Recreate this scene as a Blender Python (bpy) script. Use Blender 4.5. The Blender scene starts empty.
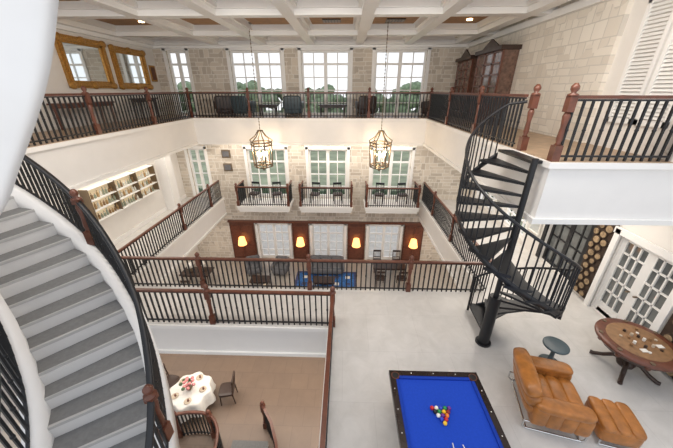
import bpy, bmesh, math, random
from mathutils import Vector, Matrix
random.seed(7)
S=bpy.context.scene
try:
    S.view_settings.view_transform='Standard'
    S.view_settings.look='None'
    S.view_settings.exposure=0.04
except Exception: pass

# ---------------------------------------------------------------- materials
def mat(name,col,rough=0.5,metal=0.0,var=0.08,scale=3.0,emit=0.0,bump=0.0,spec=None):
    m=bpy.data.materials.new(name); m.use_nodes=True
    n=m.node_tree.nodes; l=m.node_tree.links; b=n['Principled BSDF']
    tc=n.new('ShaderNodeTexCoord'); no=n.new('ShaderNodeTexNoise'); no.inputs['Scale'].default_value=scale
    no.inputs['Detail'].default_value=4
    l.new(tc.outputs['Object'],no.inputs['Vector'])
    r=n.new('ShaderNodeValToRGB')
    r.color_ramp.elements[0].position=0.3; r.color_ramp.elements[1].position=0.7
    r.color_ramp.elements[0].color=[c*(1-var) for c in col]+[1]
    r.color_ramp.elements[1].color=[min(1,c*(1+var)) for c in col]+[1]
    l.new(no.outputs['Fac'],r.inputs['Fac']); l.new(r.outputs['Color'],b.inputs['Base Color'])
    b.inputs['Roughness'].default_value=rough; b.inputs['Metallic'].default_value=metal
    if spec is not None: b.inputs['Specular IOR Level'].default_value=spec
    if emit>0:
        l.new(r.outputs['Color'],b.inputs['Emission Color']); b.inputs['Emission Strength'].default_value=emit
    if bump>0:
        bp=n.new('ShaderNodeBump'); bp.inputs['Strength'].default_value=bump; bp.inputs['Distance'].default_value=0.02
        l.new(no.outputs['Fac'],bp.inputs['Height']); l.new(bp.outputs['Normal'],b.inputs['Normal'])
    return m
def brickmat(name,axis,c1,c2,mortar,bw=0.40,rh=0.17,ms=0.013,rough=0.8,distort=0.05,floor=False,mottle=0.84):
    m=bpy.data.materials.new(name); m.use_nodes=True
    n=m.node_tree.nodes; l=m.node_tree.links; b=n['Principled BSDF']
    tc=n.new('ShaderNodeTexCoord'); sp=n.new('ShaderNodeSeparateXYZ'); cb=n.new('ShaderNodeCombineXYZ')
    l.new(tc.outputs['Object'],sp.inputs[0])
    if floor: l.new(sp.outputs['X'],cb.inputs['X']); l.new(sp.outputs['Y'],cb.inputs['Y'])
    else:
        l.new(sp.outputs['X' if axis=='y' else 'Y'],cb.inputs['X']); l.new(sp.outputs['Z'],cb.inputs['Y'])
    no=n.new('ShaderNodeTexNoise'); no.inputs['Scale'].default_value=2.5
    l.new(cb.outputs[0],no.inputs['Vector'])
    vm=n.new('ShaderNodeVectorMath'); vm.operation='MULTIPLY_ADD'
    l.new(no.outputs['Color'],vm.inputs[0]); vm.inputs[1].default_value=(distort,distort,0); l.new(cb.outputs[0],vm.inputs[2])
    def br(w,h,off,fq,sq):
        t=n.new('ShaderNodeTexBrick'); l.new(vm.outputs[0],t.inputs['Vector'])
        t.inputs['Scale'].default_value=1; t.inputs['Brick Width'].default_value=w; t.inputs['Row Height'].default_value=h
        t.inputs['Mortar Size'].default_value=ms; t.inputs['Mortar Smooth'].default_value=0.2
        t.inputs['Color1'].default_value=(*c1,1); t.inputs['Color2'].default_value=(*c2,1); t.inputs['Mortar'].default_value=(*mortar,1)
        t.offset=off; t.squash=sq; t.squash_frequency=fq
        return t
    a=br(bw,rh,0.5,2,1.5 if not floor else 1.0)
    if floor:
        mx=n.new('ShaderNodeMixRGB'); mx.blend_type='MULTIPLY'; mx.inputs[0].default_value=1.0
        n2=n.new('ShaderNodeTexNoise'); n2.inputs['Scale'].default_value=2.6; n2.inputs['Detail'].default_value=10; n2.inputs['Roughness'].default_value=0.65; n2.inputs['Distortion'].default_value=0.6
        l.new(cb.outputs[0],n2.inputs['Vector'])
        rr=n.new('ShaderNodeValToRGB'); rr.color_ramp.elements[0].position=0.3; rr.color_ramp.elements[0].color=(mottle,mottle,mottle*0.99,1); rr.color_ramp.elements[1].position=0.66; rr.color_ramp.elements[1].color=(1,1,1,1)
        l.new(n2.outputs['Fac'],rr.inputs['Fac']); l.new(a.outputs['Color'],mx.inputs[1]); l.new(rr.outputs['Color'],mx.inputs[2])
        l.new(mx.outputs[0],b.inputs['Base Color'])
    else:
        c=br(bw*0.55,rh*2,0.3,3,1.6)
        vo=n.new('ShaderNodeTexNoise'); vo.inputs['Scale'].default_value=1.3; l.new(cb.outputs[0],vo.inputs['Vector'])
        mt=n.new('ShaderNodeMath'); mt.operation='GREATER_THAN'; mt.inputs[1].default_value=0.52; l.new(vo.outputs['Fac'],mt.inputs[0])
        mx=n.new('ShaderNodeMixRGB'); l.new(mt.outputs[0],mx.inputs[0]); l.new(a.outputs['Color'],mx.inputs[1]); l.new(c.outputs['Color'],mx.inputs[2])
        l.new(mx.outputs[0],b.inputs['Base Color'])
        bp=n.new('ShaderNodeBump'); bp.inputs['Strength'].default_value=0.4; bp.inputs['Distance'].default_value=0.02
        l.new(mx.outputs[0],bp.inputs['Height']); l.new(bp.outputs['Normal'],b.inputs['Normal'])
    b.inputs['Roughness'].default_value=rough
    return m
WHITE=mat('white_paint',(0.80,0.785,0.765),0.55,var=0.015)
WALLW=mat('warm_white_wall',(0.78,0.75,0.71),0.7,var=0.02)
TRIM=mat('trim_white',(0.84,0.83,0.81),0.35,var=0.01)
TAN=mat('coffer_tan',(0.34,0.19,0.09),0.7,var=0.15,scale=6)
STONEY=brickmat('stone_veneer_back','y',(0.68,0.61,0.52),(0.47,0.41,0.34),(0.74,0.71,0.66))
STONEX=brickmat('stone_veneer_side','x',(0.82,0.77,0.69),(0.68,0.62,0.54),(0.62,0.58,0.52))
FLOORP=brickmat('polished_limestone','z',(0.68,0.66,0.635),(0.655,0.635,0.61),(0.58,0.56,0.54),bw=1.2,rh=1.2,ms=0.004,rough=0.25,distort=0,floor=True,mottle=0.86)
FLOORB=brickmat('brown_tile','z',(0.20,0.138,0.10),(0.18,0.125,0.092),(0.14,0.10,0.075),bw=0.6,rh=0.6,ms=0.006,rough=0.4,distort=0,floor=True,mottle=0.88)
FLOORG=brickmat('pale_tile','z',(0.42,0.38,0.34),(0.38,0.345,0.31),(0.30,0.28,0.26),bw=0.6,rh=0.6,ms=0.006,rough=0.35,distort=0,floor=True,mottle=0.9)
FLOORW=mat('oak_floor',(0.40,0.28,0.18),0.4,var=0.2,scale=5)
BLACK=mat('black_iron',(0.018,0.019,0.022),0.4,metal=0.3,var=0.1)
WOOD=mat('mahogany',(0.125,0.042,0.024),0.3,var=0.25,scale=9)
WOODP=mat('mahogany_panel',(0.10,0.032,0.018),0.35,var=0.3,scale=6)
WOODD=mat('dark_wood',(0.04,0.021,0.015),0.35,var=0.2,scale=9)
TREAD=mat('grey_carpet_tread',(0.165,0.165,0.163),0.85,var=0.1,scale=20)
NOSE=mat('tread_nosing',(0.42,0.41,0.40),0.6,var=0.04)
RISER=mat('riser_white',(0.62,0.61,0.60),0.6,var=0.02)
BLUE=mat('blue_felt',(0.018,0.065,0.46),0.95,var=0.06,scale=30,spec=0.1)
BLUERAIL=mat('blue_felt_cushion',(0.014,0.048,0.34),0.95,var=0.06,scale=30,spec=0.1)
PRAIL=mat('table_rail_ebony',(0.022,0.014,0.012),0.25,var=0.2)
LEATHER=mat('tan_leather',(0.37,0.14,0.030),0.32,var=0.28,scale=7,bump=0.3)
CHROME=mat('chrome',(0.65,0.65,0.65),0.15,metal=1,var=0.02)
GOLD=mat('gilt',(0.46,0.24,0.06),0.4,metal=0.5,var=0.3,scale=25,bump=1.0)
MIRROR=mat('mirror_glass',(0.80,0.85,0.86),0.03,metal=1,var=0.01)
DGLASS=mat('dark_glass',(0.12,0.13,0.13),0.06,var=0.2,spec=0.9)
CGLASS=mat('cabinet_glass',(0.14,0.08,0.06),0.08,var=0.5,scale=12,spec=0.8)
BRONZE=mat('bronze',(0.20,0.15,0.10),0.35,metal=0.6)
BULB=mat('warm_bulb',(1.0,0.72,0.38),0.5,emit=12,var=0.01)
SHADE=mat('amber_shade',(1.0,0.42,0.13),0.5,emit=3.0,var=0.05)
LOGD=mat('log_bark',(0.05,0.03,0.02),0.9,var=0.3,scale=12)
LOG=mat('log_end',(0.30,0.21,0.12),0.8,var=0.5,scale=14)
GRASS=mat('lawn',(0.30,0.33,0.22),0.9,var=0.3,scale=0.5)
LEAF=mat('foliage',(0.19,0.25,0.15),0.8,var=0.4,scale=2.0)
HEDGE=mat('hedge_leaf',(0.06,0.10,0.05),0.9,var=0.5,scale=8)
PATIO=mat('patio_stone',(0.55,0.52,0.48),0.8,var=0.1)
BEIGE=mat('beige_fabric',(0.50,0.41,0.31),0.85,var=0.1,scale=12)
GREYF=mat('grey_fabric',(0.13,0.13,0.14),0.85,var=0.1,scale=12)
NAVY=mat('slate_blue',(0.055,0.085,0.10),0.3,var=0.1)
RUG=mat('blue_rug',(0.03,0.12,0.34),0.95,var=0.5,scale=9)
RUGB=mat('rug_border',(0.05,0.06,0.14),0.95,var=0.3,scale=9)
LINEN=mat('white_linen',(0.74,0.71,0.66),0.8,var=0.06,scale=8)
PINK=mat('flower_petals',(0.6,0.22,0.22),0.8,var=0.4,scale=20)
FELT=mat('game_felt',(0.24,0.13,0.06),0.6,var=0.2,scale=10)
BOTTLE=[mat('bottle_amber',(0.42,0.27,0.12),0.15),mat('bottle_green',(0.30,0.34,0.26),0.15),mat('bottle_clear',(0.7,0.7,0.64),0.1),mat('bottle_brown',(0.25,0.15,0.07),0.1)]
SHELFB=mat('lit_shelf_back',(0.80,0.66,0.45),0.3,emit=0.28,var=0.15)
BALLC=[mat('ball_'+n,c,0.1,var=0.02) for n,c in (('yellow',(0.85,0.5,0.02)),('blue',(0.02,0.05,0.5)),('red',(0.6,0.02,0.02)),('purple',(0.15,0.02,0.25)),('orange',(0.8,0.2,0.02)),('green',(0.01,0.25,0.07)),('maroon',(0.25,0.02,0.02)),('black',(0.01,0.01,0.01)),('cream',(0.85,0.82,0.7)))]

# ---------------------------------------------------------------- mesh builder
class MB:
    def __init__(s): s.v=[];s.f=[];s.m=[];s.mats=[];s.M=None;s.sm=[]
    def mi(s,mt):
        if mt not in s.mats: s.mats.append(mt)
        return s.mats.index(mt)
    def add(s,vs,fs,mt,smooth=False):
        o=len(s.v); k=s.mi(mt)
        for p in vs:
            p=Vector(p)
            if s.M is not None: p=s.M@p
            s.v.append(p)
        for f in fs: s.f.append([i+o for i in f]); s.m.append(k); s.sm.append(smooth)
    def box(s,x0,x1,y0,y1,z0,z1,mt):
        s.add([(x0,y0,z0),(x1,y0,z0),(x1,y1,z0),(x0,y1,z0),(x0,y0,z1),(x1,y0,z1),(x1,y1,z1),(x0,y1,z1)],
              [(0,3,2,1),(4,5,6,7),(0,1,5,4),(1,2,6,5),(2,3,7,6),(3,0,4,7)],mt)
    def cyl(s,p,q,r,mt,n=8,r2=None,smooth=True):
        p=Vector(p);q=Vector(q);d=(q-p).normalized(); r2=r if r2 is None else r2
        a=d.orthogonal().normalized(); b=d.cross(a)
        vs=[]
        for i in range(n):
            t=2*math.pi*i/n; e=a*math.cos(t)+b*math.sin(t)
            vs.append(p+e*r); vs.append(q+e*r2)
        fs=[(2*i,2*((i+1)%n),2*((i+1)%n)+1,2*i+1) for i in range(n)]
        s.add(vs,fs,mt,smooth)
        s.add([vs[2*i] for i in range(n)],[tuple(range(n))],mt); s.add([vs[2*i+1] for i in range(n)],[tuple(range(n))],mt)
    def lathe(s,cx,cy,prof,mt,n=16,smooth=True,z0=0):
        vs=[];fs=[]
        for r,z in prof:
            for i in range(n):
                t=2*math.pi*(i+0.5)/n; vs.append((cx+r*math.cos(t),cy+r*math.sin(t),z0+z))
        for j in range(len(prof)-1):
            for i in range(n):
                k=(i+1)%n; fs.append((j*n+i,j*n+k,(j+1)*n+k,(j+1)*n+i))
        fs.append(tuple(range(n))); fs.append(tuple(range((len(prof)-1)*n,len(prof)*n)))
        s.add(vs,fs,mt,smooth)
    def sweep(s,pts,w,h,mt,smooth=False,nrm=None):
        pts=[Vector(p) for p in pts]; vs=[];fs=[]
        for i,p in enumerate(pts):
            a=pts[max(0,i-1)];b=pts[min(len(pts)-1,i+1)]
            t=(b-a); t.z=0; t.normalize(); n=Vector((-t.y,t.x,0))
            for sx,sz in ((-1,-1),(1,-1),(1,1),(-1,1)): vs.append(p+n*(sx*w/2)+Vector((0,0,sz*h/2)))
        for i in range(len(pts)-1):
            for k in range(4):
                fs.append((4*i+k,4*i+(k+1)%4,4*i+4+(k+1)%4,4*i+4+k))
        fs.append((0,1,2,3)); e=4*(len(pts)-1); fs.append((e,e+1,e+2,e+3))
        s.add(vs,fs,mt,smooth)
    def sq(s,c,d,mt,e=0.35,nu=20,nv=12,R=None):
        vs=[];fs=[]
        def pw(x): return math.copysign(abs(x)**e,x)
        for j in range(nv+1):
            ph=-math.pi/2+math.pi*j/nv
            for i in range(nu):
                th=2*math.pi*i/nu
                p=Vector((d[0]/2*pw(math.cos(ph))*pw(math.cos(th)),d[1]/2*pw(math.cos(ph))*pw(math.sin(th)),d[2]/2*pw(math.sin(ph))))
                if R is not None: p=R@p
                vs.append(p+Vector(c))
        for j in range(nv):
            for i in range(nu):
                k=(i+1)%nu; fs.append((j*nu+i,j*nu+k,(j+1)*nu+k,(j+1)*nu+i))
        s.add(vs,fs,mt,True)
    def tube(s,pts,r,mt,n=8):
        for a,b in zip(pts[:-1],pts[1:]): s.cyl(a,b,r,mt,n)
        for p in pts[1:-1]: s.sq(p,(2*r,2*r,2*r),mt,1.0,8,6)
    def obj(s,name):
        me=bpy.data.meshes.new(name); me.from_pydata([tuple(v) for v in s.v],[],s.f)
        for mt in s.mats: me.materials.append(mt)
        for p,k,sm in zip(me.polygons,s.m,s.sm): p.material_index=k; p.use_smooth=sm
        bm=bmesh.new(); bm.from_mesh(me)
        bmesh.ops.recalc_face_normals(bm,faces=bm.faces); bm.to_mesh(me); bm.free()
        o=bpy.data.objects.new(name,me); S.collection.objects.link(o)
        return o
def boxobj(name,x0,x1,y0,y1,z0,z1,mt):
    m=MB(); m.box(x0,x1,y0,y1,z0,z1,mt); return m.obj(name)
def catmull(P,k=8):
    P=[Vector(p) for p in P]; Q=[P[0]*2-P[1]]+P+[P[-1]*2-P[-2]]; out=[]
    for i in range(1,len(Q)-2):
        a,b,c,d=Q[i-1:i+3]
        for j in range(k):
            t=j/k
            out.append(0.5*((2*b)+(c-a)*t+(2*a-5*b+4*c-d)*t*t+(3*b-a-3*c+d)*t**3))
    out.append(P[-1]); return out

# levels
L3=-1.1; L2=-5.4; L1=-9.3; B3=-2.24; B2=-6.4; CE=2.12; BB=1.80
XL=-8.8; XR=6.8; XR3=5.4; YF=15.0

# ---------------------------------------------------------------- walls
def wall(name,axis,c0,c1,u0,u1,z0,z1,ops,mt):
    us=sorted({u0,u1}|{o[0] for o in ops}|{o[1] for o in ops}); zs=sorted({z0,z1}|{o[2] for o in ops}|{o[3] for o in ops})
    m=MB()
    for a,b in zip(us[:-1],us[1:]):
        for c,d in zip(zs[:-1],zs[1:]):
            mu=(a+b)/2; mz=(c+d)/2
            if any(o[0]<mu<o[1] and o[2]<mz<o[3] for o in ops): continue
            if axis=='y': m.box(a,b,c0,c1,c,d,mt)
            else: m.box(c0,c1,a,b,c,d,mt)
    return m.obj(name)
def window_or_door(name,axis,c,u0,u1,z0,z1,cols,rows,door=False,glass=None,fr=TRIM,fw=0.09,mw=0.045,dep=0.10,side=-1,extra=None):
    m=MB()
    def bx(a,b,z,w,d=dep,off=0,mt=fr):
        if axis=='y': m.box(a,b,c-d/2+off,c+d/2+off,z,w,mt)
        else: m.box(c-d/2+off,c+d/2+off,a,b,z,w,mt)
    o=side*0.175
    bx(u0-0.14,u0,z0,z1+0.12,0.05,o); bx(u1,u1+0.14,z0,z1+0.12,0.05,o); bx(u0-0.18,u1+0.18,z1,z1+0.16,0.05,o)
    bx(u0,u0+fw,z0,z1);bx(u1-fw,u1,z0,z1);bx(u0+fw,u1-fw,z0,z0+fw*(2 if door else 1));bx(u0+fw,u1-fw,z1-fw,z1)
    for i in range(1,cols):
        x=u0+(u1-u0)*i/cols; w=fw*0.9 if (i*2==cols) else mw/2
        bx(x-w,x+w,z0,z1,0.07)
    for j in range(1,rows):
        z=z0+(z1-z0)*j/rows
        w=mw/2 if not(j==rows-1) else mw
        bx(u0,u1,z-w,z+w,0.06)
    if glass: bx(u0+0.01,u1-0.01,z0+0.01,z1-0.01,0.02,0.0,glass)
    if extra: extra(m)
    return m.obj(name)

w3=[(-8.2,-7.3),(-5.3,-2.95),(-2.05,0.15),(1.3,3.6)]
w2=[(-8.2,-7.3),(-5.1,-3.1),(-1.9,0.1),(1.4,3.4)]
w1=[(-5.0,-3.2),(-1.85,0.0),(1.4,3.2)]
ops=[(a,b,L3,1.62) for a,b in w3]+[(a,b,L2,-2.75) for a,b in w2]+[(a,b,L1,-7.0) for a,b in w1]
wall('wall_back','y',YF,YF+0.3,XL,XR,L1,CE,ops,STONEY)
k=1
for a,b in w3: window_or_door('window_or_door_%d'%k,'y',YF+0.15,a,b,L3,1.62,4 if b-a>1 else 2,5,glass=None); k+=1
for a,b in w2: window_or_door('window_or_door_%d'%k,'y',YF+0.15,a,b,L2,-2.75,4 if b-a>1 else 2,4,door=True); k+=1  # French doors behind the balconies, numbered in one series with the windows
for a,b in w1: window_or_door('window_or_door_%d'%k,'y',YF+0.15,a,b,L1,-7.0,4,4,door=True); k+=1  # ground floor French doors, same numbering as the windows
wall('wall_left','x',XL-0.3,XL,1.0,YF+0.3,L1,CE,[],WALLW)
ropsW=[(7.35,8.9,L2+0.1,-2.9),(10.0,11.7,L2+0.2,-2.9),(12.5,14.3,L2+0.2,-2.9)]
DY0,DY1=5.0,6.5
rops=ropsW+[(DY0,DY1,L2,-3.2)]
wall('wall_right','x',XR,XR+0.3,1.5,YF,L1,B3+0.2,rops,WALLW)
window_or_door('window_or_door_%d'%k,'x',XR+0.15,7.35,8.9,L2+0.1,-2.9,4,5,glass=DGLASS,fr=BLACK,mw=0.05); k+=1
for a,b in ((10.0,11.7),(12.5,14.3)):
    window_or_door('window_or_door_%d'%k,'x',XR+0.15,a,b,L2+0.2,-2.9,4,4); k+=1
def munt(m):
    mid=(DY0+DY1)/2
    for (a,b) in ((DY0+0.12,mid-0.08),(mid+0.08,DY1-0.12)):
        for i in range(1,3):
            y=a+(b-a)*i/3; m.box(XR+0.05,XR+0.12,y-0.018,y+0.018,L2+0.3,-3.3,TRIM)
        for j in range(1,5):
            z=L2+0.3+(1.85)*j/5; m.box(XR+0.05,XR+0.12,a,b,z-0.018,z+0.018,TRIM)
        m.box(XR+0.05,XR+0.14,a,b,L2+0.02,L2+0.3,TRIM)
    for y in (mid-0.1,mid+0.1): m.cyl((XR-0.02,y,L2+1.0),(XR+0.1,y,L2+1.0),0.022,BRONZE)
window_or_door('door_1','x',XR+0.1,DY0,DY1,L2,-3.2,2,1,glass=DGLASS,fw=0.12,side=-1,dep=0.1,extra=munt)
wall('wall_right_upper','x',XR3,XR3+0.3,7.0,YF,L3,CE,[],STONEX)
wall('wall_right_white','x',XR3+0.1,XR3+0.4,4.6,7.0,L3,CE,[],WALLW)
def logs(y0,y1,z0,z1):
    m=MB(); X=XR-0.005; m.box(X-0.06,X,y0,y1,z0,z1,LOGD)
    z=z0+0.11; r=0.11; row=0
    while z<z1-0.07:
        y=y0+0.11+(0.1 if row%2 else 0)
        while y<y1-0.08:
            rr=r*random.uniform(0.7,1.0); m.cyl((X-0.05,y,z),(X-0.10,y,z),rr,LOGD,12); m.cyl((X-0.10,y,z),(X-0.115,y,z),rr*0.84,LOG,12)
            y+=0.225
        z+=0.20; row+=1
    m.obj('log_end_panel')
logs(6.68,7.2,L2+0.1,-2.95); logs(3.75,4.82,L2+0.05,-3.95)

# ---------------------------------------------------------------- floors / slabs
def slab(name,x0,x1,y0,y1,zt,zb,top):
    m=MB(); m.box(x0,x1,y0,y1,zb,zt-0.03,WHITE); m.box(x0,x1,y0,y1,zt-0.03,zt,top); return m.obj(name)
m=MB(); m.box(XL-0.3,XR+0.3,-2,8.6,L1-0.2,L1,FLOORB); m.box(XL-0.3,XR+0.3,8.6,YF+0.3,L1-0.2,L1,FLOORG); m.obj('floor_ground')
slab('floor_walkway',XL,XR,5.5,7.1,L2,B2,FLOORP)
slab('floor_billiard_room',-0.33,XR,-2,5.5,L2,B2,FLOORP)
slab('floor_gallery_left',XL,-6.7,7.1,YF,L2,B2,FLOORP)
slab('floor_gallery_right',4.1,XR,7.1,YF,L2,B2,FLOORP)
slab('floor_stair_landing',XL,-0.33,-2,0.6,L2,B2,FLOORP)
slab('floor_stair_side',XL,-7.0,0.6,5.5,L2,B2,FLOORP)
slab('floor_mezzanine_back',XL,XR,13.3,YF,L3,B3,FLOORW)
slab('floor_mezzanine_left',XL,-6.7,5.35,13.3,L3,B3,FLOORW)
slab('floor_mezzanine_left_landing',XL,-7.3,1.0,5.35,L3,B3,FLOORW)
slab('floor_mezzanine_right',3.5,XR+0.3,5.0,13.3,L3,B3,FLOORW)
m=MB()
for z in (L3-0.06,B3+0.05):
    m.box(-6.7,3.5,13.24,13.3,z-0.05,z+0.05,TRIM); m.box(-6.7,-6.64,5.35,13.24,z-0.05,z+0.05,TRIM); m.box(3.44,3.5,5.0,13.24,z-0.05,z+0.05,TRIM); m.box(3.44,XR,4.95,5.0,z-0.05,z+0.05,TRIM)
m.obj('trim_1')
m=MB()
for z in (L2-0.06,B2+0.05):
    m.box(-6.7,4.1,7.1,7.15,z-0.05,z+0.05,TRIM); m.box(-7,-0.33,5.45,5.5,z-0.05,z+0.05,TRIM); m.box(-0.38,-0.33,0.6,5.45,z-0.05,z+0.05,TRIM)
    m.box(-6.7,-6.65,7.15,YF,z-0.05,z+0.05,TRIM); m.box(4.05,4.1,7.15,YF,z-0.05,z+0.05,TRIM)
m.obj('trim_2')
boxobj('baseboard_right',XR-0.03,XR,1.5,3.68,L2,L2+0.18,TRIM)
boxobj('baseboard_left',XL,XL+0.03,5.5,YF,L2,L2+0.18,TRIM)
m=MB(); m.box(XL,XR3,YF-0.12,YF,BB-0.1,BB+0.05,TRIM); m.box(XL,XL+0.14,4,YF,BB-0.12,BB+0.05,TRIM); m.box(XR3-0.12,XR3,7,YF,BB-0.12,BB+0.05,TRIM); m.obj('trim_3')
boxobj('ceiling',XL-0.3,XR,4,YF+0.3,CE,CE+0.2,WHITE)
m=MB()
bx=[-8.6,-5.75,-3.65,-1.55,0.55,2.65,4.8]; by=[14.8,12.5,9.4,7.0,4.4]
for x in bx:
    m.box(x-0.16,x+0.16,4,YF,BB,CE,TRIM); m.box(x-0.26,x+0.26,4,YF,BB+0.14,CE,TRIM)
for y in by:
    m.box(XL,XR3,y-0.16,y+0.16,BB+0.002,CE,TRIM); m.box(XL,XR3,y-0.26,y+0.26,BB+0.142,CE,TRIM)
m.obj('ceiling_beams')
m=MB()
for a,b in zip(bx[:-1],bx[1:]):
    for c,d in zip(by[1:],by[:-1]):
        m.box(a+0.34,b-0.34,c+0.34,d-0.34,CE-0.02,CE,TAN)
m.obj('ceiling_coffer_panels')
m=MB()
for x,y in ((-6.9,11.5),(-7.6,10),(4.0,11.5),(-2.6,13.6),(1.6,13.6)):
    m.cyl((x,y,CE-0.05),(x,y,CE-0.02),0.09,BULB,12)
m.obj('recessed_ceiling_lights')
m=MB()
for x in (-0.5,1.6):
    m.box(x-0.3,x+0.3,11.3,11.75,CE-0.05,CE-0.02,WOODD)
    for i in range(6): m.box(x-0.28+0.1*i,x-0.24+0.1*i,11.3,11.75,CE-0.06,CE-0.05,BRONZE)
m.obj('ceiling_vents')

# ---------------------------------------------------------------- railings
def newel(m,p,h=1.15,r=0.065):
    x,y,z=p
    m.box(x-r,x+r,y-r,y+r,z,z+0.26,WOOD)
    m.lathe(x,y,[(r*0.9,0.26),(r*0.55,0.30),(r*0.8,0.36),(r*0.62,0.55),(r*0.9,0.72),(r*0.55,0.78)],WOOD,10,z0=z)
    m.box(x-r*0.9,x+r*0.9,y-r*0.9,y+r*0.9,z+0.78,z+h-0.12,WOOD)
    m.lathe(x,y,[(r*1.25,h-0.12),(r*1.25,h-0.09),(r*0.5,h-0.07),(r*0.95,h-0.02),(r*0.95,h+0.02),(r*0.4,h+0.07)],WOOD,10,z0=z)
def along(pts,step):
    out=[];acc=step/2
    for a,b in zip(pts[:-1],pts[1:]):
        d=(b-a); L=math.hypot(d.x,d.y)
        while acc<L: out.append(a+d*(acc/L)); acc+=step
        acc-=L
    return out
def railing(name,pts,newels=(),h=1.0,step=0.14,top=WOOD,low=0.08,bt=0.016,rw=0.075):
    pts=[Vector(p) for p in pts]; m=MB()
    up=Vector((0,0,1))
    m.sweep([p+up*h for p in pts],rw,0.05,top,len(pts)>4); m.sweep([p+up*(h-0.045) for p in pts],0.035,0.03,BLACK)
    m.sweep([p+up*low for p in pts],0.035,0.03,BLACK)
    for i,p in enumerate(along(pts,step)):
        m.box(p.x-bt,p.x+bt,p.y-bt,p.y+bt,p.z+(0.0 if low<0.1 else low),p.z+h-0.04,BLACK)
        if i%2==0: m.lathe(p.x,p.y,[(0.014,h*0.45),(0.030,h*0.5),(0.014,h*0.55)],BLACK,6,z0=p.z)
    for p in newels: newel(m,p,h+0.13)
    return m.obj(name)
def seg(a,b,n): return [tuple(a[i]+(b[i]-a[i])*k/n for i in range(3)) for k in range(n+1)]
e=0.07
a=(-6.7+e-0.12,13.3+e,L3);b=(3.5+e,13.3+e,L3)
railing('mezzanine_railing',[a,b],seg(a,b,4))
railing('mezzanine_railing',[(-6.7-e,5.5,L3),(-6.7-e,13.3,L3)],seg((-6.7-e,5.5,L3),(-6.7-e,13.2,L3),3)[:-1])
railing('mezzanine_railing',[(3.55,6.34,L3),(3.55,13.3,L3)],seg((3.55,6.05,L3),(3.55,13.2,L3),3)[:-1])
railing('mezzanine_railing',[(3.55,5.07,L3),(5.45,5.07,L3)],[(3.55,5.07,L3)])
a=(-6.7,7.03,L2);b=(4.1,7.03,L2)
railing('gallery_railing',[a,b],[(-4.2,7.03,L2),(-1.0,7.03,L2),(1.9,7.03,L2),(-6.7,7.03,L2)])
railing('gallery_railing',[(-6.77,7.1,L2),(-6.77,14.9,L2)],[(-6.77,10.9,L2),(-6.77,13.6,L2)])
railing('gallery_railing',[(4.17,7.1,L2),(4.17,14.9,L2)],[(4.17,10.2,L2),(4.17,12.8,L2)])
railing('stairwell_railing',[(-6.9,5.57,L2),(-0.26,5.57,L2)],[(-3.3,5.57,L2),(-0.26,5.57,L2)])
railing('stairwell_railing',[(-0.26,5.5,L2),(-0.26,0.7,L2)],[(-0.26,0.7,L2)])
for cx in (-4.15,-0.95,2.4):
    m=MB(); x0,x1=cx-1.35,cx+1.35; y0=13.72; ye=YF-0.01
    m.box(x0,x1,y0,ye,L2-0.2,L2,WHITE); m.box(x0+0.06,x1-0.06,y0+0.06,ye,L2-0.34,L2-0.2,WHITE); m.box(x0-0.03,x1+0.03,y0-0.03,ye,L2-0.06,L2-0.02,TRIM)
    root=m.obj('juliet_balcony')
    r=railing('balcony_railing',[(x0+0.06,YF-0.06,L2),(x0+0.06,y0+0.07,L2),(x1-0.06,y0+0.07,L2),(x1-0.06,YF-0.06,L2)],[(x0+0.06,y0+0.07,L2),(x1-0.06,y0+0.07,L2)],step=0.11)
    r.parent=root

# ---------------------------------------------------------------- curved staircase
plan=catmull([(-7.3,5.2,0),(-5.65,4.9,0),(-4.45,4.40,0),(-3.4,3.60,0),(-2.75,2.8,0),(-2.3,1.92,0),(-2.05,0.75,0)],14)
cl=[0]
for p,q in zip(plan[:-1],plan[1:]): cl.append(cl[-1]+(q-p).length)
TL=cl[-1]
def at(s):
    s=max(0,min(TL,s))
    for i in range(len(cl)-1):
        if cl[i+1]>=s-1e-9:
            t=(s-cl[i])/(cl[i+1]-cl[i]); p=plan[i].lerp(plan[i+1],t)
            a=plan[max(0,i-2)];b=plan[min(len(plan)-1,i+3)]; d=(b-a).normalized()
            return p,Vector((d.y,-d.x,0))*-1
    return plan[-1],Vector((1,0,0))
W=1.3; NS=19
p,n=at(TL*0.5)
sgn=1 if n.dot(Vector((1,1,0)))>0 else -1
def off(s,o,z):
    p,n=at(s); q=p-n*(o*sgn); return Vector((q.x,q.y,z))
m=MB()
rise=(L3-L2)/NS; run=TL/NS
def slabq(s0,s1,zt,zb,mt):
    A=off(s0,0.1,zt);B=off(s1,0.1,zt);C=off(s1,W,zt);D=off(s0,W,zt); dz=Vector((0,0,zb-zt))
    m.add([A,B,C,D,A+dz,B+dz,C+dz,D+dz],[(0,1,2,3),(4,5,6,7),(0,1,5,4),(1,2,6,5),(2,3,7,6),(3,0,4,7)],mt)
for i in range(NS):
    z=L3-rise*(i+1) if i<NS-1 else L2+0.02
    s0=i*run; s1=(i+1)*run+0.03
    slabq(s0,s1-0.04,z,z-0.045,TREAD); slabq(s1-0.04,s1,z+0.002,z-0.045,NOSE)
    slabq(s0,s0+0.02,z+rise-0.045,z,RISER)
def zline(s): return L3-(L3-L2)*s/TL
N=70
ss=[TL*i/N for i in range(N+1)]
for o in (0.0,W+0.06):
    m.sweep([off(s,o,zline(s)-0.15) for s in ss],0.21,0.60,WHITE,True)
vs=[];fs=[]
for s in ss:
    vs.append(off(s,0,zline(s)-0.44)); vs.append(off(s,W+0.04,zline(s)-0.44))
for i in range(N): fs.append((2*i,2*i+1,2*i+3,2*i+2))
m.add(vs,fs,WHITE,True)
stair=m.obj('curved_staircase')
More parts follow.
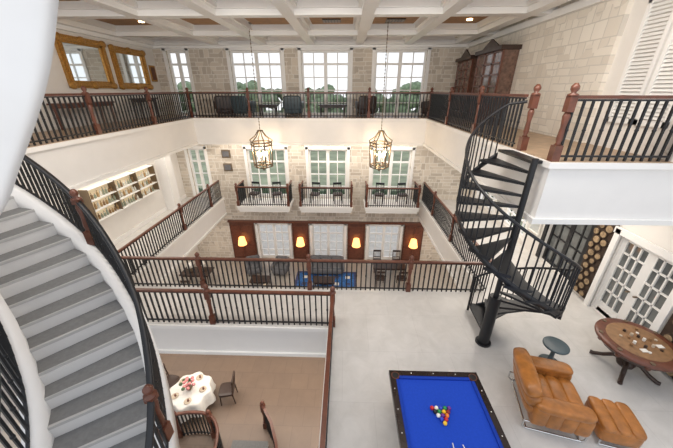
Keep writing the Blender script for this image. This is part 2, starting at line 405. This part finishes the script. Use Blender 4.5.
for o,nm in ((-0.06,'outer_railing'),(W+0.1,'inner_railing')):
    pts=[off(s,o,zline(s)+0.14) for s in ss]
    r=railing(nm,pts,[pts[26],pts[55]] if o<0 else [],h=0.84,step=0.125,top=BLACK,low=0.02,bt=0.015,rw=0.075); r.parent=stair
E=catmull([(-2.36,3.35,1.6),(-2.50,3.05,0.75),(-2.56,2.71,0.08),(-2.78,2.42,-0.55),(-3.0,2.15,-1.05),(-3.6,1.7,-1.6)],8)
m=MB(); vs=[];fs=[]
for i,p in enumerate(E):
    for dx,dy,dz in ((0,0,0),(-0.15,0.05,0.10),(-1.4,-0.1,0.25),(-1.4,-0.3,-0.05),(-0.12,-0.15,-0.14)):
        vs.append(p+Vector((dx,dy,dz)))
for i in range(len(E)-1):
    for k2 in range(5): fs.append((5*i+k2,5*i+(k2+1)%5,5*i+5+(k2+1)%5,5*i+5+k2))
m.add(vs,fs,WHITE,True); m.obj('upper_flight_plaster_stringer')

# ---------------------------------------------------------------- spiral staircase
PX,PY=3.30,5.14; R=1.14
m=MB(); m.cyl((PX,PY,L2),(PX,PY,L3+0.02),0.055,BLACK,16); m.cyl((PX,PY,L2),(PX,PY,L2+1.35),0.12,BLACK,18); m.cyl((PX,PY,L2),(PX,PY,L2+0.04),0.17,BLACK,18)
n=20; st=18.5; a0=95
def pol(r,a,z): t=math.radians(a); return Vector((PX+r*math.cos(t),PY+r*math.sin(t),z))
def wedge(aa,ab,z,th=0.05):
    ks=5; top=[pol(0.05,aa,z),pol(0.05,ab,z)]+[pol(R,ab+(aa-ab)*i/ks,z) for i in range(ks+1)]
    k3=len(top); vs=top+[p-Vector((0,0,th)) for p in top]
    fs=[tuple(range(k3)),tuple(range(k3,2*k3))]+[(i,(i+1)%k3,k3+(i+1)%k3,k3+i) for i in range(k3)]
    m.add(vs,fs,BLACK)
m.add([(PX-0.05,PY,L3-0.02),(3.49,PY,L3-0.02),(3.49,PY+1.0,L3-0.02),(PX-0.1,PY+1.12,L3-0.02),(PX-0.05,PY,L3-0.07),(3.49,PY,L3-0.07),(3.49,PY+1.0,L3-0.07),(PX-0.1,PY+1.12,L3-0.07)],[(0,1,2,3),(4,5,6,7),(0,1,5,4),(1,2,6,5),(2,3,7,6),(3,0,4,7)],BLACK)
rl=[]
for i in range(n-1):
    z=L3-0.215*(i+1); aa=a0+st*i
    wedge(aa-2,aa+st+1,z)
    for j in (0.15,0.5,0.85):
        q=pol(R-0.02,aa+st*j,z); zt=z+0.95+0.215*(0.5-j)
        m.cyl(q,(q.x,q.y,zt),0.014,BLACK,6)
for i in range(0,(n-1)*6+1):
    a_=a0+st*i/6; z=L3-0.215*(i/6)-0.1
    rl.append(pol(R-0.02,a_,z+0.95))
m.tube(rl,0.026,BLACK,8)
m.sweep([p-Vector((0,0,1.0)) for p in rl[:-3]],0.02,0.12,BLACK,True)
q=rl[-1]; m.cyl((q.x,q.y,L2),(q.x,q.y,q.z+0.03),0.03,BLACK,10)
m.tube([Vector((3.47,6.12,L3+0.9)),rl[0]],0.026,BLACK,8)
m.obj('spiral_staircase')

# ---------------------------------------------------------------- pool table
def pooltable(name,x0,x1,y0,y1,z0,cloth,cush):
    m=MB(); H=0.80; zt=z0+H
    m.box(x0+0.09,x1-0.09,y0+0.09,y1-0.09,zt-0.30,zt-0.06,WOODD)
    m.box(x0+0.12,x1-0.12,y0+0.12,y1-0.12,zt-0.06,zt-0.035,cloth)
    rw=0.10
    m.box(x0,x0+rw,y0,y1,zt-0.09,zt,PRAIL);m.box(x1-rw,x1,y0,y1,zt-0.09,zt,PRAIL);m.box(x0+rw,x1-rw,y0,y0+rw,zt-0.09,zt,PRAIL);m.box(x0+rw,x1-rw,y1-rw,y1,zt-0.09,zt,PRAIL)
    ym=(y0+y1)/2;c=0.05;g=0.07
    for xa,xb in ((x0+rw,x0+rw+c),(x1-rw-c,x1-rw)):
        for ya,yb in ((y0+rw+g,ym-g),(ym+g,y1-rw-g)): m.box(xa,xb,ya,yb,zt-0.05,zt-0.005,cush)
    for ya,yb in ((y0+rw,y0+rw+c),(y1-rw-c,y1-rw)): m.box(x0+rw+g,x1-rw-g,ya,yb,zt-0.05,zt-0.005,cush)
    for px,py in ((x0+rw,y0+rw),(x1-rw,y0+rw),(x0+rw,y1-rw),(x1-rw,y1-rw),(x0+rw-0.02,ym),(x1-rw+0.02,ym)):
        m.cyl((px,py,zt-0.12),(px,py,zt+0.004),0.058,BLACK,16); 
        m.cyl((px,py,zt-0.1),(px,py,zt+0.002),0.072,WOOD,16)
    for i in range(1,8):
        if i==4: continue
        y=y0+(y1-y0)*i/8
        for x in (x0+rw/2,x1-rw/2): m.cyl((x,y,zt),(x,y,zt+0.003),0.009,LINEN,8)
    for i in range(1,4):
        x=x0+(x1-x0)*i/4
        for y in (y0+rw/2,y1-rw/2): m.cyl((x,y,zt),(x,y,zt+0.003),0.009,LINEN,8)
    for px in (x0+0.25,x1-0.25):
        for py in (y0+0.3,y1-0.3): m.lathe(px,py,[(0.10,0),(0.10,0.05),(0.06,0.1),(0.08,0.25),(0.11,0.4),(0.08,0.45),(0.10,0.5)],WOODD,12,z0=z0)
    return m.obj(name)
pooltable('billiard_table',0.84,2.40,0.86,3.68,L2,BLUE,BLUERAIL)
m=MB(); zt=L2+0.80-0.035; r=0.0330; idx=0; cx,cy=1.57,2.78
for row in range(5):
    for j in range(row+1):
        m.sq((cx+(j-row/2)*2*r*1.02,cy+row*r*1.76,zt+r+0.001),(2*r,2*r,2*r),BALLC[[0,1,2,8,3,4,7,5,0,6,2,8,1,5,3][idx]],1.0,12,8)
        idx+=1
m.obj('billiard_balls')
m=MB(); zc=zt+0.014
for a,b in (((1.60,2.52),(1.50,1.1)),((1.74,2.50),(2.02,1.15))):
    p=Vector((a[0],a[1],zc));q=Vector((b[0],b[1],zc+0.01)); mid=p.lerp(q,0.55)
    m.cyl(p,mid,0.008,LINEN,8,0.011); m.cyl(mid,q,0.011,WOOD,8,0.016)
m.obj('cue_sticks')

# ---------------------------------------------------------------- armchair + ottoman
def RZ(a): return Matrix.Rotation(math.radians(a),4,'Z')
m=MB(); m.M=Matrix.Translation((3.74,3.60,L2))@RZ(-14)@Matrix.Scale(1.02,4)
m.sq((0.05,0,0.34),(0.80,0.70,0.28),LEATHER,0.35)
for k2 in range(3): m.sq((-0.12+0.22*k2,0,0.45),(0.25,0.66,0.16),LEATHER,0.5)
Rb=Matrix.Rotation(math.radians(-14),3,'Y')
for k2 in range(3):
    m.sq((-0.36-0.045*k2,0,0.44+0.19*k2),(0.28,0.96,0.25),LEATHER,0.5,R=Rb)
for sy in (-1,1):
    for k2 in range(4):
        m.sq((-0.28+0.205*k2,sy*0.43,0.40),(0.25,0.24,0.44),LEATHER,0.45)
    m.sq((0.03,sy*0.43,0.61),(0.86,0.26,0.15),LEATHER,0.45)
    y=sy*0.48
    m.tube([Vector(p) for p in ((-0.42,y,0.02),(0.42,y,0.02),(0.46,y,0.08),(0.46,y,0.2),(-0.46,y,0.2),(-0.46,y,0.06),(-0.42,y,0.02))],0.016,CHROME,8)
for x in (-0.40,0.40): m.cyl((x,-0.48,0.02),(x,0.48,0.02),0.018,CHROME)
m.obj('leather_armchair')
m=MB(); m.M=Matrix.Translation((4.62,3.22,L2))@RZ(-14)
m.sq((0,0,0.25),(0.62,0.62,0.32),LEATHER,0.3)
for k2 in range(3): m.sq((-0.20+0.20*k2,0,0.38),(0.22,0.62,0.13),LEATHER,0.5)
for sy in (-1,1): m.tube([Vector(p) for p in ((-0.26,sy*0.29,0.14),(-0.26,sy*0.29,0.02),(0.26,sy*0.29,0.02),(0.26,sy*0.29,0.14))],0.016,CHROME,8)
m.obj('leather_ottoman')
m=MB(); x,y=4.50,4.62
m.lathe(x,y,[(0.19,0),(0.20,0.02),(0.19,0.04),(0.05,0.06),(0.04,0.25),(0.05,0.46),(0.22,0.48),(0.24,0.49),(0.24,0.52),(0.22,0.525)],NAVY,28,z0=L2)
m.obj('drum_side_table')
m=MB(); x,y=5.98,4.52; TS=0.82
m.lathe(x,y,[(0.78*TS,0.70),(0.82*TS,0.72),(0.83*TS,0.745),(0.82*TS,0.77),(0.74*TS,0.79),(0.66*TS,0.785)],WOOD,32,z0=L2)
m.lathe(x,y,[(0.62*TS,0.775),(0.62*TS,0.79),(0.60*TS,0.795)],FELT,24,z0=L2)
m.lathe(x,y,[(0.66*TS,0.58),(0.72*TS,0.70)],WOODD,24,smooth=False,z0=L2)
for i in range(8):
    t=2*math.pi*(i+0.5)/8; m.cyl((x+0.60*math.cos(t),y+0.60*math.sin(t),L2+0.78),(x+0.60*math.cos(t),y+0.60*math.sin(t),L2+0.80),0.04,BRONZE,12)
    m.sq((x+0.56*math.cos(t),y+0.56*math.sin(t),L2+0.64),(0.1,0.1,0.12),WOOD,0.8,10,6)
m.lathe(x,y,[(0.14,0.12),(0.16,0.2),(0.07,0.28),(0.13,0.40),(0.10,0.46),(0.07,0.5),(0.20,0.60)],WOODD,16,z0=L2)
for k2 in range(4):
    t=math.radians(45+90*k2); d=Vector((math.cos(t),math.sin(t),0)); c=Vector((x,y,L2))
    m.tube([c+d*0.08+Vector((0,0,0.24)),c+d*0.22+Vector((0,0,0.24)),c+d*0.36+Vector((0,0,0.12)),c+d*0.50+Vector((0,0,0.045)),c+d*0.56+Vector((0,0,0.045))],0.042,WOODD,8)
m.obj('poker_table')
m=MB(); random.seed(5)
for k2 in range(16):
    t=k2*0.9; q=0.10+0.018*k2; px,py=x+q*math.cos(t),y+q*math.sin(t); hh=random.choice((0.02,0.04,0.06))
    m.cyl((px,py,L2+0.797),(px,py,L2+0.797+hh),0.026,[LINEN,WOODD,BEIGE,FELT][k2%4],10)
for dx,dy in ((0.28,-0.15),(-0.12,-0.26)): m.box(x+dx-0.06,x+dx+0.06,y+dy-0.04,y+dy+0.04,L2+0.797,L2+0.81,LINEN)
m.obj('poker_chips_and_cards')

# ---------------------------------------------------------------- chairs etc
def chair(x,y,z,rot,seat=BEIGE,fr=WOODD,name='dining_chair'):
    m=MB(); m.M=Matrix.Translation((x,y,z))@RZ(rot)
    for sx in (-0.2,0.2):
        m.cyl((sx,0.2,0),(sx,0.18,0.45),0.02,fr,8); m.tube([Vector((sx,-0.24,0)),Vector((sx,-0.2,0.45)),Vector((sx,-0.27,1.0))],0.02,fr,8)
    m.sq((0,0,0.46),(0.50,0.48,0.10),seat,0.4); m.box(-0.22,0.22,-0.28,-0.24,0.92,1.02,fr); m.box(-0.22,0.22,-0.24,-0.20,0.58,0.62,fr)
    for k2 in range(5): m.cyl((-0.14+0.07*k2,-0.22,0.6),(-0.14+0.07*k2,-0.26,0.95),0.010,fr,6)
    return m.obj(name)
def clubchair(x,y,z,rot,mt,name='club_chair',w=0.8):
    m=MB(); m.M=Matrix.Translation((x,y,z))@RZ(rot)
    m.sq((0,0,0.28),(w,0.8,0.34),mt,0.3); m.sq((0,-0.34,0.58),(w-0.02,0.2,0.6),mt,0.3)
    nc=max(1,round((w-0.24)/0.6)); cw=(w-0.24)/nc
    for i in range(nc): m.sq((-(w-0.24)/2+cw*(i+0.5),0.05,0.46),(cw,0.6,0.17),mt,0.4); m.sq((-(w-0.24)/2+cw*(i+0.5),-0.2,0.66),(cw*0.9,0.18,0.36),mt,0.5)
    for sx in (-1,1): m.sq((sx*(w/2-0.04),0.02,0.48),(0.18,0.76,0.34),mt,0.4)
    for sx in (-w/2+0.1,w/2-0.1):
        for sy in (-0.3,0.3): m.cyl((sx,sy,0),(sx,sy,0.12),0.025,WOODD,8)
    return m.obj(name)
def table(x,y,z,w,d,h,mt,name):
    m=MB(); m.M=Matrix.Translation((x,y,z)); m.box(-w/2,w/2,-d/2,d/2,h-0.05,h,mt); m.box(-w/2+0.06,w/2-0.06,-d/2+0.06,d/2-0.06,h-0.14,h-0.05,mt)
    for sx in (-1,1):
        for sy in (-1,1): m.cyl((sx*(w/2-0.1),sy*(d/2-0.1),0),(sx*(w/2-0.1),sy*(d/2-0.1),h-0.1),0.025,mt,8,0.04)
    return m.obj(name)
# lounge on the ground floor
m=MB(); m.box(-2.6,0.7,11.4,13.7,L1,L1+0.012,RUGB); m.box(-2.45,0.55,11.55,13.55,L1+0.012,L1+0.016,RUG)
for i in range(5):
    for j in range(3):
        x_=-2.1+0.58*i; y_=11.95+0.6*j; m.box(x_-0.12,x_+0.12,y_-0.12,y_+0.12,L1+0.016,L1+0.019,RUGB if (i+j)%2 else LINEN)
m.obj('blue_patterned_rug')
clubchair(-1.0,13.6,L1+0.02,180,GREYF,'sofa',2.0); clubchair(-1.0,11.0,L1,0,GREYF,'sofa',2.0)
for x_,y_,r_ in ((1.9,12.55,0),(3.0,12.55,0),(1.9,14.2,180),(3.0,14.2,180)): chair(x_,y_,L1,r_,WOODD)
table(2.45,13.35,L1,1.7,0.8,0.76,WOODD,'dining_table')
for x_,y_,r_ in ((-3.5,13.5,170),(-5.0,13.5,200)): clubchair(x_,y_,L1,r_,GREYF)
clubchair(-5.2,11.2,L1,20,BEIGE);clubchair(-3.6,11.2,L1,-20,BEIGE)
table(-4.3,12.3,L1,1.0,0.6,0.45,WOODD,'coffee_table'); table(-1.0,12.3,L1+0.02,1.1,0.6,0.45,WOODD,'coffee_table')
clubchair(1.6,10.4,L1,180,BEIGE); clubchair(3.3,10.6,L1,200,GREYF)
table(-7.6,12.4,L1,1.5,0.8,0.78,WOODD,'writing_desk'); chair(-7.6,11.5,L1,0)
table(-6.6,10.2,L1,1.2,0.6,0.78,WOODD,'console_table')
m=MB()
for x_,y_ in ((-7.9,12.4),(-7.3,12.5)): m.lathe(x_,y_,[(0.07,0.78),(0.09,0.85),(0.03,0.95),(0.03,1.05)],BRONZE,12,z0=L1); m.lathe(x_,y_,[(0.16,1.03),(0.10,1.28)],LINEN,16,z0=L1)
m.obj('table_lamps')
# small chairs on the juliet balconies
for cx in (-4.15,-0.95,2.4):
    chair(cx-0.6,14.4,L2,170,WOODD,BLACK,'balcony_chair'); chair(cx+0.6,14.4,L2,190,WOODD,BLACK,'balcony_chair')
m=MB(); z0=L1; z1=-6.85; yb=YF-0.10
spans=[(-6.6,-5.2),(-3.0,-2.05),(0.2,1.2),(3.4,4.5)]
for a_,b_ in spans:
    m.box(a_,b_,yb,YF-0.005,z0,z1,WOODP)
    nn=max(1,round((b_-a_)/0.7))
    for i in range(nn):
        u=a_+(b_-a_)*(i+0.12)/nn; w=a_+(b_-a_)*(i+0.88)/nn
        m.box(u,w,yb-0.03,yb,z0+1.05,z1-0.2,WOOD); m.box(u,w,yb-0.03,yb,z0+0.2,z0+0.9,WOOD)
m.box(-6.65,4.55,yb-0.08,YF-0.005,z1,z1+0.1,WOOD); m.obj('wood_wall_panelling')
for x_ in (-5.9,-2.52,0.7,3.95):
    m=MB(); m.box(x_-0.05,x_+0.05,yb-0.06,yb-0.03,-8.35,-7.95,BRONZE); m.cyl((x_,yb-0.05,-8.2),(x_,yb-0.2,-8.1),0.02,BRONZE); m.lathe(x_,yb-0.24,[(0.25,-8.15),(0.16,-7.70)],SHADE,16); m.obj('wall_sconce')
for x_,r_,c in ((-5.6,20,WOODD),(-4.7,-15,NAVY),(0.9,10,WOODD),(-2.4,0,NAVY),(3.9,60,WOODD)): clubchair(x_,14.3,L3,r_,c)
table(-3.6,14.4,L3,0.9,0.5,0.5,WOODD,'console_table'); table(-0.6,14.4,L3,1.3,0.6,0.5,WOODD,'coffee_table'); 
table(-8.3,9.7,L3,0.6,1.9,0.75,WOOD,'wooden_bench'); table(-8.35,12.8,L3,0.5,1.2,0.8,WOODD,'console_table')
for y0_,y1_,h in ((10.6,12.5,2.25),(13.0,14.6,2.2)):
    m=MB(); x0_=4.85; x1_=XR3-0.01
    m.box(x0_,x1_,y0_,y1_,L3,L3+0.8,WOODD); m.box(x0_-0.04,x1_,y0_-0.04,y1_+0.04,L3+0.8,L3+0.86,WOOD)
    m.box(x0_+0.06,x1_,y0_+0.03,y1_-0.03,L3+0.86,L3+h,CGLASS)
    nn=3
    for i in range(nn+1):
        y=y0_+0.03+(y1_-y0_-0.06)*i/nn; m.box(x0_+0.02,x0_+0.08,y-0.04,y+0.04,L3+0.86,L3+h,WOOD)
    for i in range(nn): 
        y=y0_+(y1_-y0_)*(i+0.5)/nn; m.box(x0_-0.02,x0_,y-0.22,y+0.22,L3+0.12,L3+0.7,WOOD)
    for j in range(5): z=L3+0.88+(h-0.9)*j/4; m.box(x0_+0.02,x0_+0.07,y0_+0.03,y1_-0.03,z-0.025,z+0.025,WOOD)
    m.box(x0_-0.08,x1_,y0_-0.06,y1_+0.06,L3+h,L3+h+0.12,WOODD)
    ym=(y0_+y1_)/2; m.add([(x0_,y0_+0.3,L3+h+0.12),(x0_,y1_-0.3,L3+h+0.12),(x0_,ym,L3+h+0.4),(x0_+0.06,y0_+0.3,L3+h+0.12),(x0_+0.06,y1_-0.3,L3+h+0.12),(x0_+0.06,ym,L3+h+0.4)],[(0,1,2),(3,4,5),(0,1,4,3),(1,2,5,4),(2,0,3,5)],WOODD)
    m.obj('china_cabinet')
m=MB(); xw=XR3+0.095
for y0_,y1_ in ((5.35,5.95),(6.0,6.6)):
    m.box(xw-0.05,xw,y0_,y0_+0.07,L3+0.5,1.5,TRIM);m.box(xw-0.05,xw,y1_-0.07,y1_,L3+0.5,1.5,TRIM);m.box(xw-0.05,xw,y0_,y1_,1.42,1.5,TRIM);m.box(xw-0.05,xw,y0_,y1_,L3+0.5,L3+0.6,TRIM)
    z=L3+0.62
    while z<1.42:
        m.add([(xw-0.045,y0_+0.07,z),(xw-0.045,y1_-0.07,z),(xw-0.005,y1_-0.07,z+0.05),(xw-0.005,y0_+0.07,z+0.05)],[(0,1,2,3)],TRIM); z+=0.065
m.obj('louvered_shutters')
def mirror(y0_,y1_,z0_,z1_):
    m=MB(); x0_=XL+0.002
    m.box(x0_,x0_+0.03,y0_,y1_,z0_,z1_,MIRROR)
    for t,o in ((0.07,0.0),(0.13,0.07),(0.09,0.14)):
        w=0.08; a0_,a1_,b0_,b1_=y0_-o-0.02,y1_+o+0.02,z0_-o-0.02,z1_+o+0.02
        m.box(x0_,x0_+t,a0_,a0_+w,b0_,b1_,GOLD);m.box(x0_,x0_+t,a1_-w,a1_,b0_,b1_,GOLD);m.box(x0_,x0_+t,a0_,a1_,b0_,b0_+w,GOLD);m.box(x0_,x0_+t,a0_,a1_,b1_-w,b1_,GOLD)
    for yy in (y0_-0.08,y1_+0.08,(y0_+y1_)/2):
        for zz in (z0_-0.08,z1_+0.08): m.sq((x0_+0.09,yy,zz),(0.12,0.3,0.22),GOLD,0.9)
    for i in range(1,20):
        y=y0_+(y1_-y0_)*i/20
        for zz in (z0_-0.08,z1_+0.08): m.sq((x0_+0.1,y,zz),(0.06,0.07,0.07),GOLD,1.0,8,6)
    m.obj('gilt_wall_mirror')
mirror(10.1,11.75,0.22,1.40); mirror(12.35,14.0,0.2,1.35)
m=MB(); m.box(XL,XL+0.04,14.4,14.8,0.35,1.0,GOLD); m.box(XL+0.04,XL+0.05,14.46,14.74,0.42,0.93,WOOD); m.obj('framed_picture')
m=MB(); X0=XL+0.002; YA,YB=8.9,12.5
m.box(X0,X0+0.03,YA,YB,-4.15,-3.0,SHELFB)
for z in (-4.15,-3.78,-3.42,-3.02): m.box(X0,X0+0.3,YA,YB,z-0.015,z+0.01,TRIM)
for y in (YA,YA+1.2,YA+2.4,YB): m.box(X0,X0+0.3,y-0.015,y+0.015,-4.15,-3.0,BRONZE)
for z in (-4.14,-3.77,-3.41):
    y=YA+0.12
    while y<YB-0.1:
        if abs((y-YA)%1.2)>0.08:
            b=random.choice(BOTTLE); h=random.uniform(0.16,0.27); m.lathe(XL+0.15,y,[(0.038,0),(0.038,h*0.6),(0.013,h*0.75),(0.013,h)],b,8,z0=z)
        y+=0.13
m.obj('bar_shelf_with_bottles')
m=MB(); m.box(XL,XL+0.5,13.1,13.6,L2,B3,WHITE); m.obj('wall_column')
m=MB()
for z in (-3.2,-3.9):
    m.box(-6.4,-5.95,YF-0.05,YF-0.004,z,z+0.4,BRONZE); m.box(-6.34,-6.01,YF-0.07,YF-0.05,z+0.06,z+0.34,GREYF)
m.obj('wall_plaques')
for yc in (9.5,12.1):
    m=MB(); x0_=XR
    pts=[Vector((x0_-0.045,yc-0.28,-4.6)),Vector((x0_-0.045,yc-0.28,-3.5))]+[Vector((x0_-0.045,yc-0.28*math.cos(t*math.pi/8),-3.5+0.28*math.sin(t*math.pi/8))) for t in range(1,8)]+[Vector((x0_-0.045,yc+0.28,-3.5)),Vector((x0_-0.045,yc+0.28,-4.6))]
    m.tube(pts+[pts[0]],0.035,LINEN,8); m.add(pts,[tuple(range(len(pts)))],MIRROR); m.obj('arched_wall_mirror')

# ---------------------------------------------------------------- lanterns
def lantern(x,y,zc):
    m=MB(); H=1.55; r=0.42; zt=zc+H/2-0.45; zb=zc-H/2; n6=6
    P=[(math.cos(2*math.pi*i/n6),math.sin(2*math.pi*i/n6)) for i in range(n6)]
    for cs,sn in P:
        m.cyl((x+r*cs,y+r*sn,zt),(x+r*0.9*cs,y+r*0.9*sn,zb+0.12),0.03,BRONZE,6)
        m.tube([Vector((x+r*cs,y+r*sn,zt)),Vector((x+r*1.08*cs,y+r*1.08*sn,zt+0.08)),Vector((x+r*0.55*cs,y+r*0.55*sn,zt+0.24)),Vector((x+r*0.2*cs,y+r*0.2*sn,zt+0.45))],0.022,BRONZE,6)
        m.cyl((x+r*0.9*cs,y+r*0.9*sn,zb+0.12),(x,y,zb),0.018,BRONZE,6)
    for z,rr in ((zt,r),(zt-0.12,r*0.98),(zb+0.12,r*0.9),(zb+0.22,r*0.91),(zt+0.45,r*0.25)):
        for i in range(n6):
            a_=P[i];b_=P[(i+1)%n6]; m.cyl((x+rr*a_[0],y+rr*a_[1],z),(x+rr*b_[0],y+rr*b_[1],z),0.026,BRONZE,6)
    m.sq((x,y,zb-0.02),(0.08,0.08,0.1),BRONZE,1.0,10,6); m.cyl((x,y,zb),(x,y,zb+0.35),0.02,BRONZE)
    for i in range(6):
        t=math.pi/6+math.pi/3*i; cx_,cy_=x+0.19*math.cos(t),y+0.19*math.sin(t)
        m.cyl((x,y,zb+0.30),(cx_,cy_,zb+0.32),0.012,BRONZE,6); m.cyl((cx_,cy_,zb+0.32),(cx_,cy_,zb+0.55),0.025,LINEN,8); m.sq((cx_,cy_,zb+0.64),(0.075,0.075,0.17),BULB,1.0,8,6)
    z=zt+0.45
    while z<CE-0.1: 
        m.cyl((x,y,z),(x,y,z+0.1),0.009,BRONZE,6); m.sq((x,y,z+0.1),(0.04,0.025,0.07),BRONZE,1.0,8,6); z+=0.12
    m.cyl((x,y,z-0.02),(x,y,CE),0.01,BRONZE,6); m.lathe(x,y,[(0.12,CE-0.03),(0.12,CE)],BRONZE,16)
    m.obj('lantern_chandelier')
    L=bpy.data.lights.new('lantern_glow','POINT'); L.energy=80; L.color=(1,0.76,0.50); L.shadow_soft_size=0.1
    o=bpy.data.objects.new('lantern_glow',L); o.location=(x,y,zc-0.05); S.collection.objects.link(o)
lantern(-3.42,12.0,-2.25); lantern(1.42,12.0,-2.25)

# ---------------------------------------------------------------- ground floor foreground
m=MB(); x,y=-4.78,5.95; tr=0.88
n_=40; vs=[];fs=[]
for j,(rr,z) in enumerate(((0.0,0.78),(0.66*tr,0.78),(0.70*tr,0.74),(0.72*tr,0.5),(0.76*tr,0.28))):
    for i in range(n_):
        t=2*math.pi*i/n_; q=rr*(1+(0.05*math.cos(8*t) if j>0 else 0)*(1+j*0.3)); vs.append((x+q*math.cos(t),y+q*math.sin(t),L1+z))
for j in range(4):
    for i in range(n_): k2=(i+1)%n_; fs.append((j*n_+i,j*n_+k2,(j+1)*n_+k2,(j+1)*n_+i))
m.add(vs,fs,LINEN,True); m.lathe(x,y,[(0.3,0),(0.3,0.04),(0.06,0.1),(0.06,0.76)],WOODD,12,z0=L1); m.obj('round_table_with_cloth')
m=MB(); m.lathe(x,y,[(0.06,0.785),(0.10,0.86),(0.06,0.96),(0.08,1.0)],BRONZE,14,z0=L1)
for i in range(16):
    t=i*2.4; q=0.05+0.012*i; m.sq((x+q*math.cos(t),y+q*math.sin(t),L1+1.08+0.05*math.sin(i*1.7)),(0.11,0.11,0.09),PINK if i%3 else HEDGE,1.0,8,6)
m.obj('flower_arrangement')
m=MB()
for i in range(5):
    t=i*1.26; q=0.42; px,py=x+q*math.cos(t),y+q*math.sin(t); m.lathe(px,py,[(0.09,0.787),(0.11,0.80),(0.09,0.802)],BEIGE,14,z0=L1); m.cyl((px+0.02,py,L1+0.802),(px+0.02,py,L1+0.87),0.03,WOOD,10)
m.obj('tableware')
chair(-3.75,6.2,L1,100,WOODD); chair(-5.75,6.4,L1,-100,WOODD)
arc=[(-4.9,4.98,L1),(-4.3,5.1,L1),(-3.75,5.05,L1),(-3.4,4.75,L1),(-3.25,4.35,L1),(-3.2,3.8,L1)]
railing('basement_stair_railing',[tuple(p) for p in catmull(arc,6)],[(-3.75,5.05,L1),(-4.75,5.02,L1)],step=0.1)
railing('basement_stair_railing',[(-2.3,5.35,L1),(-1.95,4.9,L1),(-1.7,4.4,L1),(-1.5,3.8,L1)],[(-2.3,5.35,L1)],step=0.1)
m=MB()
for i in range(7): m.box(-3.1,-2.1+0.05*i,4.85-0.28*(i+1),4.85-0.28*i,L1,L1+0.14+0.14*i,RISER); m.box(-3.12,-2.1+0.05*i,4.85-0.28*(i+1),4.87-0.28*i,L1+0.14*i+0.14,L1+0.14*i+0.17,TREAD)
m.obj('lower_stair_flight')

# ---------------------------------------------------------------- exterior
boxobj('lawn_ground',-120,120,YF+0.3,160,L1-0.5,L1-0.25,GRASS)
boxobj('patio_ground',-12,12,YF+0.3,21,L1-0.25,L1-0.05,PATIO)
m=MB(); random.seed(11)
for i in range(60): m.sq((-14+0.48*i,24+random.uniform(-0.2,0.2),L1+0.5),(0.8,1.2,random.uniform(1.6,2.2)),HEDGE,0.6,10,7)
m.obj('garden_hedge')
def tree(x,y,h,w):
    m=MB(); m.cyl((x,y,L1-0.25),(x,y,L1+h*0.5),0.3,WOODD,8,0.15)
    for i in range(22):
        t=random.uniform(0,6.28); q=random.uniform(0,w*0.42); z=L1+h*random.uniform(0.35,0.92); s_=random.uniform(0.25,0.42)*w*(1.2-0.6*(z-L1)/h)
        vs0=len(m.v); m.sq((x+q*math.cos(t),y+q*math.sin(t),z),(s_*1.4,s_*1.4,s_),LEAF,1.0,10,7)
        for v in m.v[vs0:]: v += Vector((random.uniform(-1,1),random.uniform(-1,1),random.uniform(-1,1)))*s_*0.08
    m.obj('tree')
random.seed(3)
for i in range(18): tree(-66+7.6*i+random.uniform(-1,1),62+random.uniform(-3,6),random.uniform(9.5,12),random.uniform(8,10))

# ---------------------------------------------------------------- light
w=bpy.data.worlds.new('World'); S.world=w; w.use_nodes=True
n=w.node_tree.nodes; l=w.node_tree.links; bg=n['Background']
tc=n.new('ShaderNodeTexCoord'); sp=n.new('ShaderNodeSeparateXYZ'); r=n.new('ShaderNodeValToRGB')
l.new(tc.outputs['Generated'],sp.inputs[0]); l.new(sp.outputs['Z'],r.inputs['Fac']); l.new(r.outputs['Color'],bg.inputs['Color'])
r.color_ramp.elements[0].color=(0.97,0.98,1,1); r.color_ramp.elements[1].position=0.6; r.color_ramp.elements[1].color=(0.86,0.91,1,1)
bg.inputs['Strength'].default_value=1.15
def area(name,loc,sx,sy,e,rot=(0,0,0),col=(1,0.92,0.82)):
    L=bpy.data.lights.new(name,'AREA'); L.shape='RECTANGLE'; L.size=sx; L.size_y=sy; L.energy=e; L.color=col
    o=bpy.data.objects.new(name,L); o.location=loc; o.rotation_euler=rot; S.collection.objects.link(o)
area('fill_light_front',(-1,4.6,1.75),10,1.5,520,(math.radians(50),0,0))  # added fill above the view, tilted forward to brighten the atrium
area('fill_light_back_soffit',(-1.5,14.2,B3-0.03),10,1.2,150)  # unseen fill added under the slab to light balconies and doors
area('fill_light_gallery_left',(-7.8,10,B3-0.03),1.5,8,100)  # added fill for the left gallery, not a fixture
area('fill_light_gallery_right',(5.4,9,B3-0.03),2,7,150)  # right gallery: added fill, hidden from view
area('fill_light_ground_left',(-7.8,10,B2-0.03),1.5,8,80)  # unseen fill added to brighten the ground floor under the left gallery
area('fill_light_ground_right',(5.4,11,B2-0.03),2,7,80)  # ground floor right, another added fill light
area('fill_light_walkway',(-2,6.3,B2-0.03),9,1.3,200)  # added fill under the walkway, no fitting modelled
area('fill_light_ground_front',(3,3,B2-0.03),5,4,120)  # added fill below the billiard room floor, out of view

cam=bpy.data.cameras.new('camera'); co=bpy.data.objects.new('camera',cam); S.collection.objects.link(co)
cam.sensor_width=36; cam.lens=290/673*36; cam.clip_start=0.05; cam.clip_end=400
co.location=(0,0,0); co.rotation_euler=(math.radians(90-24.8),0,math.radians(1.7))
S.camera=co
